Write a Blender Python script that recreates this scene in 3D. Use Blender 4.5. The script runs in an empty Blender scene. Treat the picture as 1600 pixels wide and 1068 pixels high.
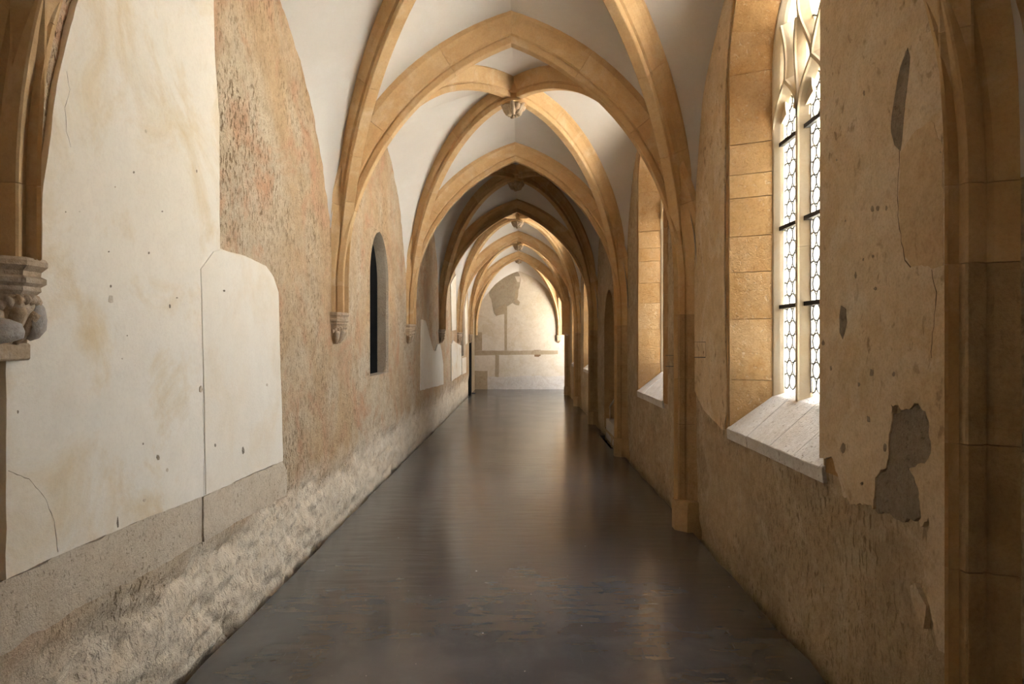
import bpy, bmesh, math, random
import numpy as np
from mathutils import Vector
from mathutils.geometry import tessellate_polygon

random.seed(7)
scene = bpy.context.scene
C = scene.collection
PI = math.pi

# ------------------------------------------------------------------ camera, sky, exposure
EYE = 1.65                      # camera height; the horizon of the photograph lies at y = 535
F = 1067.0                      # focal length in pixels of a 1600 px wide frame (24 mm)
VX, VY = 815.0, 535.0           # vanishing point of the corridor
cam_d = bpy.data.cameras.new('camera'); cam = bpy.data.objects.new('camera', cam_d); C.objects.link(cam)
cam_d.sensor_width = 36.0; cam_d.lens = 36.0 * F / 1600
cam_d.shift_x = (800 - VX) / 1600; cam_d.shift_y = (VY - 534) / 1600
cam_d.clip_start = 0.05; cam_d.clip_end = 300
cam.location = (0, 0, EYE); cam.rotation_euler = (PI / 2, 0, 0)
scene.camera = cam

SKY = 9.0
world = bpy.data.worlds.new('overcast_sky'); scene.world = world; world.use_nodes = True
bg = world.node_tree.nodes['Background']
bg.inputs[0].default_value = (0.96, 0.975, 1.0, 1); bg.inputs[1].default_value = SKY
sun_d = bpy.data.lights.new('sun', 'SUN'); sun_d.energy = 60.0; sun_d.angle = 0.02; sun_d.color = (1.0, 0.95, 0.89)
sun = bpy.data.objects.new('sun', sun_d); C.objects.link(sun)        # high behind the left wall: it lights the courtyard, never the corridor
sun.rotation_euler = Vector((-0.40, 0.10, 0.91)).to_track_quat('Z', 'Y').to_euler()
vs = scene.view_settings
vs.view_transform = 'Standard'; vs.look = 'None'; vs.gamma = 1.0; vs.use_curve_mapping = False
vs.exposure = 1.65
scene.cycles.max_bounces = 10; scene.cycles.diffuse_bounces = 8; scene.cycles.glossy_bounces = 4
scene.cycles.transparent_max_bounces = 12
scene.cycles.use_denoising = True; scene.cycles.adaptive_threshold = 0.03
scene.cycles.caustics_reflective = False; scene.cycles.caustics_refractive = False

# ------------------------------------------------------------------ plan of the place
XL, XR = -1.66, 1.52            # wall faces
SL, SR = -1.575, 1.39           # rib soffits at the springing
XC = (SL + SR) / 2; HS = (SR - SL) / 2
ZS = EYE + 0.5                  # springing
BAY = 3.9
YN = [2.18 + BAY * i for i in range(-2, 6)]      # -5.62 ... 21.68
Y_END = 24.15
GLX = 1.85                      # glass plane of the right windows
XOUT = 2.15                     # outer face of the right wall

# daylight portals (they only tell the renderer where the sky comes in)
def portal(name, loc, rot, sx, sy):
    l = bpy.data.lights.new(name, 'AREA'); l.shape = 'RECTANGLE'; l.size = sx; l.size_y = sy
    l.cycles.is_portal = True
    o = bpy.data.objects.new(name, l); C.objects.link(o); o.location = loc; o.rotation_euler = rot
WIN_BAYS = [-2, 0, 1, 3, 4]                  # bays (by index of their first rib) that carry a window; the rearmost is added for its light
for b in WIN_BAYS:
    portal('window_portal', (XOUT + 0.02, 2.18 + BAY * b + BAY / 2 + 0.08, 2.72), (0, PI / 2, 0), 3.6, 1.7)
portal('window_portal', (4.3, 21.4, 2.6), (-PI / 2, 0, 0), 3.6, 3.2)

# ------------------------------------------------------------------ helpers
def tag(o, label=None, cat=None, group=None, kind=None):
    if label: o['label'] = label
    if cat: o['category'] = cat
    if group: o['group'] = group
    if kind: o['kind'] = kind
    return o
def mesh(name, verts, faces, smooth=False):
    me = bpy.data.meshes.new(name); me.from_pydata([tuple(v) for v in verts], [], faces); me.update()
    if smooth:
        me.polygons.foreach_set('use_smooth', [True] * len(me.polygons))
    return me
def link(name, me, mat, parent=None, loc=None):
    o = bpy.data.objects.new(name, me); C.objects.link(o)
    if mat and not me.materials: me.materials.append(mat)
    if parent: o.parent = parent
    if loc: o.location = loc
    return o
def obj(name, verts, faces, mat, parent=None, smooth=False):
    return link(name, mesh(name, verts, faces, smooth), mat, parent)
def empty(name, loc=(0, 0, 0)):
    o = bpy.data.objects.new(name, None); C.objects.link(o); o.location = loc; o.empty_display_size = 0.1
    return o
def copy_tree(o, parent=None, dy=0.0):
    kids = list(o.children)
    c = o.copy(); C.objects.link(c); c.parent = parent
    if parent is None: c.location = o.location + Vector((0, dy, 0))
    for k in kids: copy_tree(k, c)
    return c
def box(x0, x1, y0, y1, z0, z1):
    v = [(x, y, z) for x in (x0, x1) for y in (y0, y1) for z in (z0, z1)]
    f = [(0, 1, 3, 2), (4, 6, 7, 5), (0, 4, 5, 1), (2, 3, 7, 6), (0, 2, 6, 4), (1, 5, 7, 3)]
    return v, f
def bevelled(me, w, seg=1):
    bm = bmesh.new(); bm.from_mesh(me)
    bmesh.ops.recalc_face_normals(bm, faces=bm.faces)
    bmesh.ops.bevel(bm, geom=bm.edges[:], offset=w, segments=seg, affect='EDGES', clamp_overlap=True)
    bm.to_mesh(me); bm.free(); return me
def fix(me):
    bm = bmesh.new(); bm.from_mesh(me); bmesh.ops.recalc_face_normals(bm, faces=bm.faces); bm.to_mesh(me); bm.free(); return me
def join(parts):
    V, Fc = [], []
    for v, f in parts:
        n = len(V); V += list(v); Fc += [tuple(i + n for i in q) for q in f]
    return V, Fc
def tube(pts, r, n=6, closed=False):
    V, Fc = [], []
    m = len(pts); pts = [Vector(p) for p in pts]
    for i, p in enumerate(pts):
        a = pts[(i - 1) % m] if (closed or i > 0) else p
        b = pts[(i + 1) % m] if (closed or i < m - 1) else p
        t = (b - a).normalized()
        u = t.cross(Vector((0, 0, 1)));
        if u.length < 1e-3: u = t.cross(Vector((1, 0, 0)))
        u.normalize(); w = t.cross(u)
        rr = r[i] if isinstance(r, (list, tuple)) else r
        for k in range(n):
            an = 2 * PI * k / n
            V.append(p + u * rr * math.cos(an) + w * rr * math.sin(an))
    for i in range(m if closed else m - 1):
        j = (i + 1) % m
        for k in range(n):
            Fc.append((i * n + k, i * n + (k + 1) % n, j * n + (k + 1) % n, j * n + k))
    if not closed:
        Fc.append(tuple(range(n))[::-1]); Fc.append(tuple((m - 1) * n + k for k in range(n)))
    return V, Fc

# vectorised value noise
def _hash(ix, iy, seed):
    h = (ix.astype(np.int64) * 374761393 + iy.astype(np.int64) * 668265263 + seed * 1442695041) & 0x7fffffff
    h = ((h ^ (h >> 13)) * 1274126177) & 0x7fffffff
    return ((h ^ (h >> 16)) & 0xffff) / 65535.0
def vnoise(x, y, seed=0):
    ix = np.floor(x); iy = np.floor(y); fx = x - ix; fy = y - iy
    fx = fx * fx * (3 - 2 * fx); fy = fy * fy * (3 - 2 * fy)
    a = _hash(ix, iy, seed); b = _hash(ix + 1, iy, seed); c = _hash(ix, iy + 1, seed); d = _hash(ix + 1, iy + 1, seed)
    return (a * (1 - fx) + b * fx) * (1 - fy) + (c * (1 - fx) + d * fx) * fy
def fbm(x, y, oct=4, seed=0):
    s = 0; a = 0.5; t = 0
    for i in range(oct):
        s = s + a * vnoise(x, y, seed + i * 17); t += a; a *= 0.5; x = x * 2.03; y = y * 2.03
    return s / t

# ------------------------------------------------------------------ materials
class NT:
    def __init__(self, name):
        self.m = bpy.data.materials.new(name); self.m.use_nodes = True
        self.t = self.m.node_tree; self.n = self.t.nodes; self.b = self.n['Principled BSDF']
    def new(self, kind, **kw):
        n = self.n.new(kind)
        for k, v in kw.items(): setattr(n, k, v)
        return n
    def ln(self, a, b): self.t.links.new(a, b)
    def coords(self, scale=(1, 1, 1), rand=False):
        tc = self.new('ShaderNodeTexCoord'); mp = self.new('ShaderNodeMapping'); mp.inputs['Scale'].default_value = scale
        self.ln(tc.outputs['Object'], mp.inputs['Vector'])
        if rand:
            oi = self.new('ShaderNodeObjectInfo'); ml = self.new('ShaderNodeMath', operation='MULTIPLY'); ml.inputs[1].default_value = 37.0
            self.ln(oi.outputs['Random'], ml.inputs[0]); self.ln(ml.outputs[0], mp.inputs['Location'])
        return mp.outputs[0]
    def noise(self, vec, scale, detail=5, rough=0.6, dist=0.0):
        n = self.new('ShaderNodeTexNoise'); n.inputs['Scale'].default_value = scale; n.inputs['Detail'].default_value = detail
        n.inputs['Roughness'].default_value = rough; n.inputs['Distortion'].default_value = dist
        self.ln(vec, n.inputs['Vector']); return n.outputs['Fac']
    def ramp(self, fac, lo, hi, c0=(0, 0, 0, 1), c1=(1, 1, 1, 1)):
        r = self.new('ShaderNodeValToRGB'); e = r.color_ramp.elements
        e[0].position = lo; e[1].position = hi; e[0].color = c0; e[1].color = c1
        self.ln(fac, r.inputs[0]); return r.outputs[0]
    def mix(self, fac, a, b, mode='MIX'):
        m = self.new('ShaderNodeMix', data_type='RGBA', blend_type=mode)
        for i, v in ((0, fac), (6, a), (7, b)):
            if isinstance(v, (int, float)): m.inputs[i].default_value = v
            elif isinstance(v, tuple): m.inputs[i].default_value = v if len(v) == 4 else (*v, 1)
            else: self.ln(v, m.inputs[i])
        return m.outputs[2]
    def math(self, op, a, b=0.0):
        m = self.new('ShaderNodeMath', operation=op)
        for i, v in enumerate((a, b)):
            if isinstance(v, (int, float)): m.inputs[i].default_value = v
            else: self.ln(v, m.inputs[i])
        return m.outputs[0]
    def bump(self, h, strength, dist=0.02, prev=None):
        b = self.new('ShaderNodeBump'); b.inputs['Strength'].default_value = strength; b.inputs['Distance'].default_value = dist
        self.ln(h, b.inputs['Height'])
        if prev is not None: self.ln(prev, b.inputs['Normal'])
        return b.outputs[0]

def plaster(name, c1, c2, c3, s=1.0, spots=0.35, spotc=(0.2, 0.14, 0.09), bump=0.5, grain=1.0, rand=False, vary=0.0, spotscale=(30, 30, 14), lo=0.60, low=None):
    """weathered lime plaster or stone: three tones in drifting patches, dark chips, gritty relief"""
    k = NT(name); v = k.coords(rand=rand)
    a = k.ramp(k.noise(v, 0.9 * s, 6, 0.62, 0.6), 0.40, 0.62)
    col = k.mix(a, c1, c2)
    b = k.ramp(k.noise(v, 2.1 * s, 7, 0.66, 0.9), 0.50, 0.68)
    col = k.mix(b, col, c3)
    g = k.noise(v, 9 * s, 8, 0.7)
    col = k.mix(k.math('MULTIPLY', k.ramp(g, 0.30, 0.72), 0.55 * grain), col, k.mix(1.0, col, (0.55, 0.50, 0.45), 'MULTIPLY'))
    fine = k.noise(v, 70, 3, 0.75)
    col = k.mix(k.math('MULTIPLY', k.ramp(fine, 0.45, 0.75), 0.60 * grain), col, k.mix(1.0, col, (0.60, 0.54, 0.47), 'MULTIPLY'))
    if low:                     # rubble footing laid bare below the plaster
        sx = k.new('ShaderNodeSeparateXYZ'); k.ln(v, sx.inputs[0])
        zz = k.math('ADD', sx.outputs[2], k.math('MULTIPLY', k.math('SUBTRACT', k.noise(v, 2.5, 4), 0.5), 0.5))
        lowm = k.ramp(zz, 0.42, 0.70, (1, 1, 1, 1), (0, 0, 0, 1))
        col = k.mix(lowm, col, k.mix(k.ramp(g, 0.4, 0.65), low[0], low[1]))
    vsx = k.coords(scale=spotscale, rand=rand)
    sp = k.noise(vsx, 1.0, 3, 0.55, 0.4)
    dens = k.ramp(k.noise(v, 1.6, 3), 0.35, 0.7)
    spm = k.math('MULTIPLY', k.ramp(sp, lo, lo + 0.10), k.math('MULTIPLY', k.math('ADD', dens, 0.25), spots))
    if low: spm = k.math('MULTIPLY', spm, k.math('SUBTRACT', 1.0, k.math('MULTIPLY', lowm, 0.55)))
    spm = k.math('MINIMUM', spm, 1.0)
    col = k.mix(spm, col, spotc)
    if vary:
        oi = k.new('ShaderNodeObjectInfo')
        col = k.mix(k.math('MULTIPLY', oi.outputs['Random'], vary), col, k.mix(1.0, col, (0.72, 0.60, 0.50), 'MULTIPLY'))
    k.ln(col, k.b.inputs['Base Color']); k.b.inputs['Roughness'].default_value = 0.92
    k.b.inputs['Specular IOR Level'].default_value = 0.12
    n1 = k.bump(g, 0.45 * bump, 0.03)
    n2 = k.bump(fine, 0.55 * bump, 0.014, n1)
    n3 = k.bump(k.math('SUBTRACT', 1.0, spm), 0.7 * bump, 0.012, n2)
    k.ln(n3, k.b.inputs['Normal'])
    return k.m

def plain(name, col, rough=0.8, metal=0.0, spec=0.3):
    k = NT(name); v = k.coords()
    n = k.noise(v, 14, 4)
    k.ln(k.mix(k.math('MULTIPLY', n, 0.35), tuple(col), tuple(c * 0.7 for c in col)), k.b.inputs['Base Color'])
    k.b.inputs['Roughness'].default_value = rough; k.b.inputs['Metallic'].default_value = metal
    k.b.inputs['Specular IOR Level'].default_value = spec
    return k.m

M = {}
M['rib'] = plaster('sandstone_rib', (0.63, 0.44, 0.235), (0.58, 0.385, 0.19), (0.66, 0.50, 0.31), 1.6, 0.16, (0.25, 0.16, 0.08), 0.3, 0.5, rand=True, vary=0.25, spotscale=(24, 24, 24), lo=0.66)
M['carved'] = plaster('carved_stone', (0.58, 0.46, 0.33), (0.50, 0.37, 0.24), (0.62, 0.53, 0.42), 3, 0.4, (0.2, 0.14, 0.09), 0.7, 0.9, rand=True)
M['greystone'] = plaster('grey_carved_stone', (0.42, 0.39, 0.36), (0.55, 0.50, 0.44), (0.5, 0.4, 0.3), 5, 0.3, (0.2, 0.16, 0.12), 0.6, 0.9)
M['web'] = plaster('whitewashed_vault', (0.622, 0.588, 0.542), (0.596, 0.559, 0.512), (0.630, 0.601, 0.563), 0.7, 0.0, bump=0.08, grain=0.12)
M['wall_l'] = plaster('bare_plaster_pink', (0.58, 0.415, 0.25), (0.63, 0.525, 0.385), (0.60, 0.365, 0.225), 0.9, 0.95, (0.26, 0.175, 0.10), 1.2, 1.0, spotscale=(44, 58, 24), lo=0.55, low=((0.80, 0.695, 0.555), (0.70, 0.575, 0.425)))
M['white'] = plaster('cream_limewash', (0.79, 0.715, 0.60), (0.81, 0.755, 0.665), (0.70, 0.565, 0.375), 0.75, 0.0, bump=0.25, grain=0.30)
M['white2'] = plaster('cream_repair', (0.77, 0.695, 0.585), (0.78, 0.72, 0.625), (0.74, 0.645, 0.51), 0.9, 0.05, bump=0.2, grain=0.25)
M['band'] = plaster('grey_lime_mortar', (0.66, 0.56, 0.43), (0.69, 0.60, 0.48), (0.62, 0.51, 0.385), 1.6, 0.8, (0.27, 0.20, 0.13), 0.9, 0.7, spotscale=(60, 60, 45), lo=0.60)
M['rubble'] = plaster('rubble_stone', (0.60, 0.51, 0.40), (0.64, 0.52, 0.38), (0.54, 0.43, 0.31), 2.6, 0.8, (0.20, 0.14, 0.09), 1.0, 1.0, rand=True, spotscale=(26, 26, 16), lo=0.58)
M['wall_r'] = plaster('brown_mortar_wall', (0.60, 0.47, 0.305), (0.50, 0.39, 0.255), (0.65, 0.54, 0.385), 1.3, 0.95, (0.25, 0.18, 0.11), 1.2, 1.1, spotscale=(44, 52, 17), lo=0.55)
M['coat_r'] = plaster('smooth_tan_coat', (0.68, 0.545, 0.375), (0.60, 0.45, 0.275), (0.71, 0.605, 0.46), 1.4, 0.8, (0.24, 0.165, 0.095), 0.5, 0.9, spotscale=(26, 22, 14), lo=0.60)
M['grey_r'] = plaster('grey_rough_mortar', (0.34, 0.285, 0.215), (0.39, 0.325, 0.24), (0.31, 0.25, 0.185), 3, 0.7, (0.12, 0.09, 0.06), 1.3, 1.0, spotscale=(40, 40, 40))
M['tan_r'] = plaster('ochre_undercoat', (0.62, 0.46, 0.28), (0.65, 0.50, 0.32), (0.59, 0.43, 0.26), 2, 0.4, (0.28, 0.18, 0.1), 0.8, 0.8)
M['ashlar'] = plaster('ashlar_jamb', (0.46, 0.285, 0.125), (0.50, 0.335, 0.175), (0.41, 0.235, 0.095), 2.2, 0.5, (0.62, 0.50, 0.36), 0.8, 0.8, rand=True, vary=0.4, spotscale=(34, 34, 30), lo=0.60)
M['tracery'] = plaster('pale_tracery_stone', (0.607, 0.511, 0.359), (0.626, 0.543, 0.405), (0.589, 0.469, 0.304), 1.5, 0.0, bump=0.12, grain=0.2)
M['sill'] = plaster('pale_sill_stone', (0.70, 0.67, 0.64), (0.66, 0.61, 0.56), (0.74, 0.72, 0.70), 2.5, 0.7, (0.28, 0.22, 0.17), 0.8, 0.7, rand=True, spotscale=(40, 40, 40))
M['pier'] = plaster('pier_stone', (0.47, 0.335, 0.185), (0.51, 0.38, 0.225), (0.40, 0.27, 0.135), 1.6, 0.35, (0.2, 0.13, 0.07), 0.6, 0.8, rand=True, vary=0.4)
M['end'] = plaster('end_wall_plaster', (0.60, 0.53, 0.425), (0.63, 0.575, 0.49), (0.55, 0.47, 0.35), 0.8, 0.25, (0.3, 0.24, 0.16), 0.25, 0.6)
M['end_low'] = plaster('end_wall_plinth', (0.55, 0.52, 0.48), (0.62, 0.58, 0.53), (0.52, 0.46, 0.39), 1.6, 0.3, bump=0.4, grain=0.8)
M['end_grey'] = plaster('end_wall_grey', (0.360, 0.304, 0.224), (0.400, 0.344, 0.256), (0.336, 0.272, 0.192), 1.6, 0.5, bump=0.7, grain=0.9)
M['end_tan'] = plaster('end_wall_tan', (0.396, 0.317, 0.209), (0.418, 0.338, 0.238), (0.360, 0.274, 0.173), 1.6, 0.4, bump=0.5, grain=0.8)
M['crack'] = plain('dark_crack_line', (0.16, 0.11, 0.07))  # dark brown of the worn cracks in the plaster
M['iron'] = plain('dark_iron', (0.035, 0.030, 0.027), 0.6)
M['black'] = plain('black_door_and_unlit_depth', (0.006, 0.006, 0.006), 0.9, spec=0.05)  # door planks, and the unlit depth painted into the niches
M['pit'] = plain('black_gap_shade', (0.01, 0.009, 0.008), 0.9, spec=0.0)  # near-black: shade of the floor gaps put into the colour
M['lead'] = plain('lead_came', (0.10, 0.095, 0.09), 0.6)
M['wood'] = plain('brown_oak', (0.20, 0.12, 0.06), 0.7)
M['rail'] = plain('pale_rail', (0.60, 0.52, 0.40), 0.5)
M['gravel'] = plain('pale_courtyard_gravel', (0.72, 0.69, 0.63), 0.95)
def glass_mat():
    k = NT('clear_old_glass'); out = k.n['Material Output']; k.n.remove(k.b)
    tr = k.new('ShaderNodeBsdfTransparent'); tr.inputs[0].default_value = (0.95, 0.97, 0.97, 1)
    gl = k.new('ShaderNodeBsdfGlossy'); gl.inputs['Roughness'].default_value = 0.08
    mx = k.new('ShaderNodeMixShader'); mx.inputs[0].default_value = 0.05
    k.ln(tr.outputs[0], mx.inputs[1]); k.ln(gl.outputs[0], mx.inputs[2]); k.ln(mx.outputs[0], out.inputs[0])
    return k.m
M['glass'] = glass_mat()
def floor_mat():
    k = NT('polished_dark_screed'); v = k.coords()
    a = k.noise(v, 0.6, 3, 0.55, 0.5); b = k.noise(v, 3.5, 6, 0.65, 0.4)
    col = k.mix(k.ramp(a, 0.3, 0.72), (0.045, 0.045, 0.048), (0.105, 0.105, 0.110))
    col = k.mix(k.math('MULTIPLY', k.ramp(b, 0.45, 0.8), 0.35), col, (0.15, 0.15, 0.155))
    sc = k.noise(k.coords(scale=(60, 5, 1)), 1.0, 3, 0.6, 1.5)
    col = k.mix(k.math('MULTIPLY', k.ramp(sc, 0.66, 0.76), 0.10), col, (0.3, 0.3, 0.31))
    dot = k.noise(v, 38, 1, 0.4)
    col = k.mix(k.ramp(dot, 0.80, 0.83), col, (0.5, 0.48, 0.45))
    k.ln(col, k.b.inputs['Base Color'])
    rg = k.ramp(k.noise(v, 1.5, 4, 0.6, 0.4), 0.3, 0.75, (0.17, 0.17, 0.17, 1), (0.235, 0.235, 0.235, 1))
    k.ln(rg, k.b.inputs['Roughness']); k.b.inputs['Specular IOR Level'].default_value = 0.95
    w = k.noise(k.coords(scale=(1.3, 4.5, 1)), 2.4, 1.5, 0.5, 0.3)
    k.ln(k.bump(w, 0.15, 0.016), k.b.inputs['Normal'])
    return k.m
M['floor'] = floor_mat()

# ------------------------------------------------------------------ outside
v, f = box(XOUT, 40, -30, 21.6, -0.30, -0.12)
tag(obj('courtyard_ground', v, f, M['gravel']), 'pale gravel courtyard outside the traceried windows', kind='structure')

# ------------------------------------------------------------------ floor
FX0, FX1 = XL + 0.03, XR - 0.035
def edge(x, y0, y1, amp, seed):
    n = max(2, int(abs(y1 - y0) / 0.12)); out = []
    for i in range(n + 1):
        y = y0 + (y1 - y0) * i / n
        out.append((x + amp * (float(vnoise(np.array([y * 3.1]), np.array([seed * 1.0]), seed)[0]) - 0.5), y))
    return out
poly = edge(FX1, -5.6, 10.65, 0.03, 3) + [(1.39, 10.66), (1.39, 12.15)] + edge(FX1, 12.16, 21.45, 0.03, 4) + [(1.36, 21.46), (1.36, 22.35), (1.75, 22.36), (7.0, 22.36), (7.0, Y_END - 0.02), (-1.64, Y_END - 0.02), (-1.64, 22.5), (-1.5, 22.49), (-1.5, 21.9)] + edge(FX0, 21.89, -5.6, 0.02, 5)
def slab(poly, z0, z1):
    n = len(poly); V = [(x, y, z1) for x, y in poly] + [(x, y, z0) for x, y in poly]
    tri = tessellate_polygon([[Vector((x, y, 0)) for x, y in poly]])
    Fc = [tuple(t) for t in tri] + [tuple(i + n for i in t[::-1]) for t in tri] + [(i, (i + 1) % n, (i + 1) % n + n, i + n) for i in range(n)]
    return V, Fc
v, f = slab(poly, -0.06, 0.0)
fl = obj('floor', v, f, M['floor']); fix(fl.data); tag(fl, 'dark polished screed floor running down the corridor', kind='structure')
v, f = box(-2.4, 7.2, -6, Y_END + 0.3, -0.22, -0.16)
link('floor_bed', mesh('floor_bed', v, f), M['pit'], fl)

# ------------------------------------------------------------------ walls with openings
class Opening:
    """pointed opening: centre c, half width w, sill zb, springing zs, arch centre offset a (arc radius w + a)"""
    def __init__(s, c, w, zb, zs, a):
        s.c, s.w, s.zb, s.zs, s.a = c, w, zb, zs, a
        s.R = w + a; s.zt = zs + math.sqrt(max(1e-6, s.R ** 2 - a ** 2))
    def half(s, z):
        if z <= s.zs: return s.w
        if z >= s.zt: return 0.0
        return max(0.0, -s.a + math.sqrt(max(0.0, s.R ** 2 - (z - s.zs) ** 2)))
    def contour(s, n=10):
        """from sill corner at +w up over the apex to the sill corner at -w"""
        th = math.acos(min(1, s.a / s.R)); pts = [(s.w, s.zb)]
        arc = [(-s.a + s.R * math.cos(th * i / n), s.zs + s.R * math.sin(th * i / n)) for i in range(n + 1)]
        pts += arc; pts += [(-u, z) for u, z in arc[::-1][1:]]; pts.append((-s.w, s.zb))
        return pts
def wall_grid(y0, y1, z0, z1, op, step):
    """structured grid of (y,z) points, cut round one opening"""
    parts = []
    def patch(fl_, fr_, za, zb):
        nz = max(1, int(math.ceil((zb - za) / step)))
        ny = max(1, int(math.ceil(max(fr_(za) - fl_(za), fr_(zb) - fl_(zb)) / step)))
        V = []; Fc = []
        for j in range(nz + 1):
            z = za + (zb - za) * j / nz; a = fl_(z); b = fr_(z)
            for i in range(ny + 1): V.append((a + (b - a) * i / ny, z))
        for j in range(nz):
            for i in range(ny):
                q = j * (ny + 1) + i; Fc.append((q, q + 1, q + ny + 2, q + ny + 1))
        parts.append((V, Fc))
    if op is None:
        patch(lambda z: y0, lambda z: y1, z0, z1)
    else:
        if op.zb > z0: patch(lambda z: y0, lambda z: y1, z0, op.zb)
        for za, zb in ((op.zb, op.zs), (op.zs, op.zt)):
            patch(lambda z: y0, lambda z: op.c - op.half(z), za, zb)
            patch(lambda z: op.c + op.half(z), lambda z: y1, za, zb)
        patch(lambda z: y0, lambda z: y1, op.zt, z1)
    return join(parts)
def op_dist(op, y, z):
    if op is None: return np.full_like(y, 9.0)
    h = np.where(z <= op.zs, op.w, np.maximum(0, -op.a + np.sqrt(np.maximum(0, op.R ** 2 - (z - op.zs) ** 2))))
    h = np.where(z >= op.zt, 0, h)
    dy = np.abs(y - op.c) - h; dz = np.maximum(op.zb - z, z - op.zt)
    return np.where((z > op.zb) & (z < op.zt), dy, np.maximum(dz, 0) + np.maximum(np.abs(y - op.c) - op.w, 0))

R_OPS, L_OPS = {}, {}
for b in range(-2, 5):
    mid = 2.18 + BAY * b + BAY / 2
    if b in WIN_BAYS: R_OPS[b] = Opening(mid + 0.09, 0.78, EYE - 0.63, EYE + 1.95, -0.03)
R_OPS[2] = Opening(11.9, 0.66, 0.10, EYE + 0.22, 0.05)
L_OPS[1] = Opening(8.0, 0.52, EYE - 0.37, EYE + 0.72, 0.06)
L_OPS[4] = Opening(19.1, 0.52, EYE - 0.37, EYE + 0.52, 0.06)
ZTOP = 5.2
def build_wall(side):
    parts = []
    for b in range(-2, 5):
        y0 = 2.18 + BAY * b; y1 = y0 + BAY
        if side == 'R' and b == 4: y1 = 21.68 + 0.25
        if side == 'L' and b == 4: y1 = 21.75
        op = (R_OPS if side == 'R' else L_OPS).get(b)
        step = {0: 0.016, 1: 0.03, 2: 0.05, 3: 0.07, 4: 0.08}.get(b, 0.15)
        V, Fc = wall_grid(y0, y1, -0.15, 4.75, op, step)
        A = np.array(V); y, z = A[:, 0], A[:, 1]
        d = 0.014 * fbm(y * 2.2, z * 2.2, 4, 5 if side == 'L' else 9) + 0.012 * fbm(y * 14, z * 9, 3, 21)
        if side == 'L':
            low = np.clip((0.62 - z + 0.12 * (fbm(y * 2, z * 2, 3, 3) - 0.5)) / 0.12, 0, 1)
            d = d + low * (0.012 + 0.05 * np.clip(fbm(y * 6.5, z * 8.5, 5, 41) - 0.42, 0, 1) * 2.4 + 0.014 * fbm(y * 30, z * 34, 2, 43) + 0.07 * np.clip(fbm(y * 11, z * 13, 3, 61) - 0.60, 0, 1))
            d = d + 0.05 * np.clip((0.10 - z) / 0.1, 0, 1) * vnoise(y * 8, z * 8, 77)
        else:
            low = np.clip((0.85 - z) / 0.3, 0, 1)
            d = d + low * 0.022 * fbm(y * 7, z * 4, 4, 51)
            d = d + 0.035 * np.clip((0.12 - z) / 0.1, 0, 1) * vnoise(y * 9, z * 5, 78)
        d = d * np.clip(op_dist(op, y, z) / 0.10, 0.05, 1)
        wb = np.clip(np.minimum(np.abs(y - y0), np.abs(y - y1)) / 0.25, 0, 1)      # bays meet on one common line
        zl = np.clip((0.62 - z) / 0.2, 0, 1)
        d = d * wb + (0.014 + (0.028 if side == 'L' else 0.010) * zl) * (1 - wb)
        x = (XL - d) if side == 'L' else (XR + d)
        parts.append((np.stack([x, y, z], 1).tolist(), Fc if side == 'L' else [q[::-1] for q in Fc]))
    V, Fc = join(parts)
    return [tuple(p) for p in V], Fc
v, f = build_wall('L')
wl = obj('wall_left', v, f, M['wall_l'], smooth=True)
tag(wl, 'bare pinkish plaster wall on the left with cream panels', kind='structure')
v, f = build_wall('R')
wr = obj('wall_right', v, f, M['wall_r'], smooth=True)
tag(wr, 'brown mortar wall on the right pierced by traceried windows', kind='structure')
# backs and ends that keep the daylight out
def op_fill(op, x0, x1, name, mat, parent):
    """reveal: shell round an opening from x0 to x1"""
    c = op.contour(12); n = len(c)
    V = [(x0, op.c + u, z) for u, z in c] + [(x1, op.c + u, z) for u, z in c]
    Fc = [(i, i + 1, n + i + 1, n + i) for i in range(n - 1)] + [(n - 1, 0, n, 2 * n - 1)]
    return obj(name, V, Fc, mat, parent)
parts = []
for b in range(-2, 5):
    y0 = 2.18 + BAY * b; y1 = y0 + BAY + (0.25 if b == 4 else 0)
    o = R_OPS.get(b)
    o2 = None if b == 2 or o is None else Opening(o.c, 0.70, EYE - 0.42, EYE + 1.95, -0.03)
    V, Fc = wall_grid(y0, y1, -0.3, ZTOP, o2, 0.4)
    parts.append(([(XOUT, y, z) for y, z in V], Fc))
v, f = join(parts); obj('outer_face', v, f, M['wall_r'], wr)
v, f = box(-2.6, -2.5, -6, Y_END + 0.3, -0.3, ZTOP); obj('outer_face', v, f, M['wall_l'], wl)
v, f = join([box(-2.6, XOUT + 0.05, -6, Y_END + 0.5, ZTOP, ZTOP + 0.1), box(XOUT + 0.05, 8, 21.55, Y_END + 0.5, ZTOP, ZTOP + 0.1)])
roof = obj('ceiling', v, f, M['web']); tag(roof, 'whitewashed rib vault over the corridor', kind='structure')
v, f = box(-2.6, 3.0, -5.75, -5.62, -0.2, ZTOP)
tag(obj('wall_rear', v, f, M['end']), 'plain plastered wall behind the viewpoint', kind='structure')
v, f = box(-2.6, 8, Y_END, Y_END + 0.3, -0.2, ZTOP)
we = obj('wall_end', v, f, M['end']); tag(we, 'patched cream plaster wall closing the far end', kind='structure')
# the wing that turns right behind the last pier
parts = [box(XR + 0.01, 2.7, 21.70, 21.93, -0.2, ZTOP), box(5.9, 8, 21.6, 21.93, -0.2, ZTOP), box(2.7, 5.9, 21.6, 21.93, -0.2, 0.85), box(2.7, 5.9, 21.6, 21.93, 3.4, ZTOP), box(7.4, 7.5, 21.6, Y_END, -0.2, ZTOP), box(XR + 0.3, 7.5, 21.6, Y_END, 4.75, 4.85)]
v, f = join(parts)
tag(obj('wall_wing', v, f, M['end']), 'pale wall of the wing turning right at the far end', kind='structure')
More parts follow.
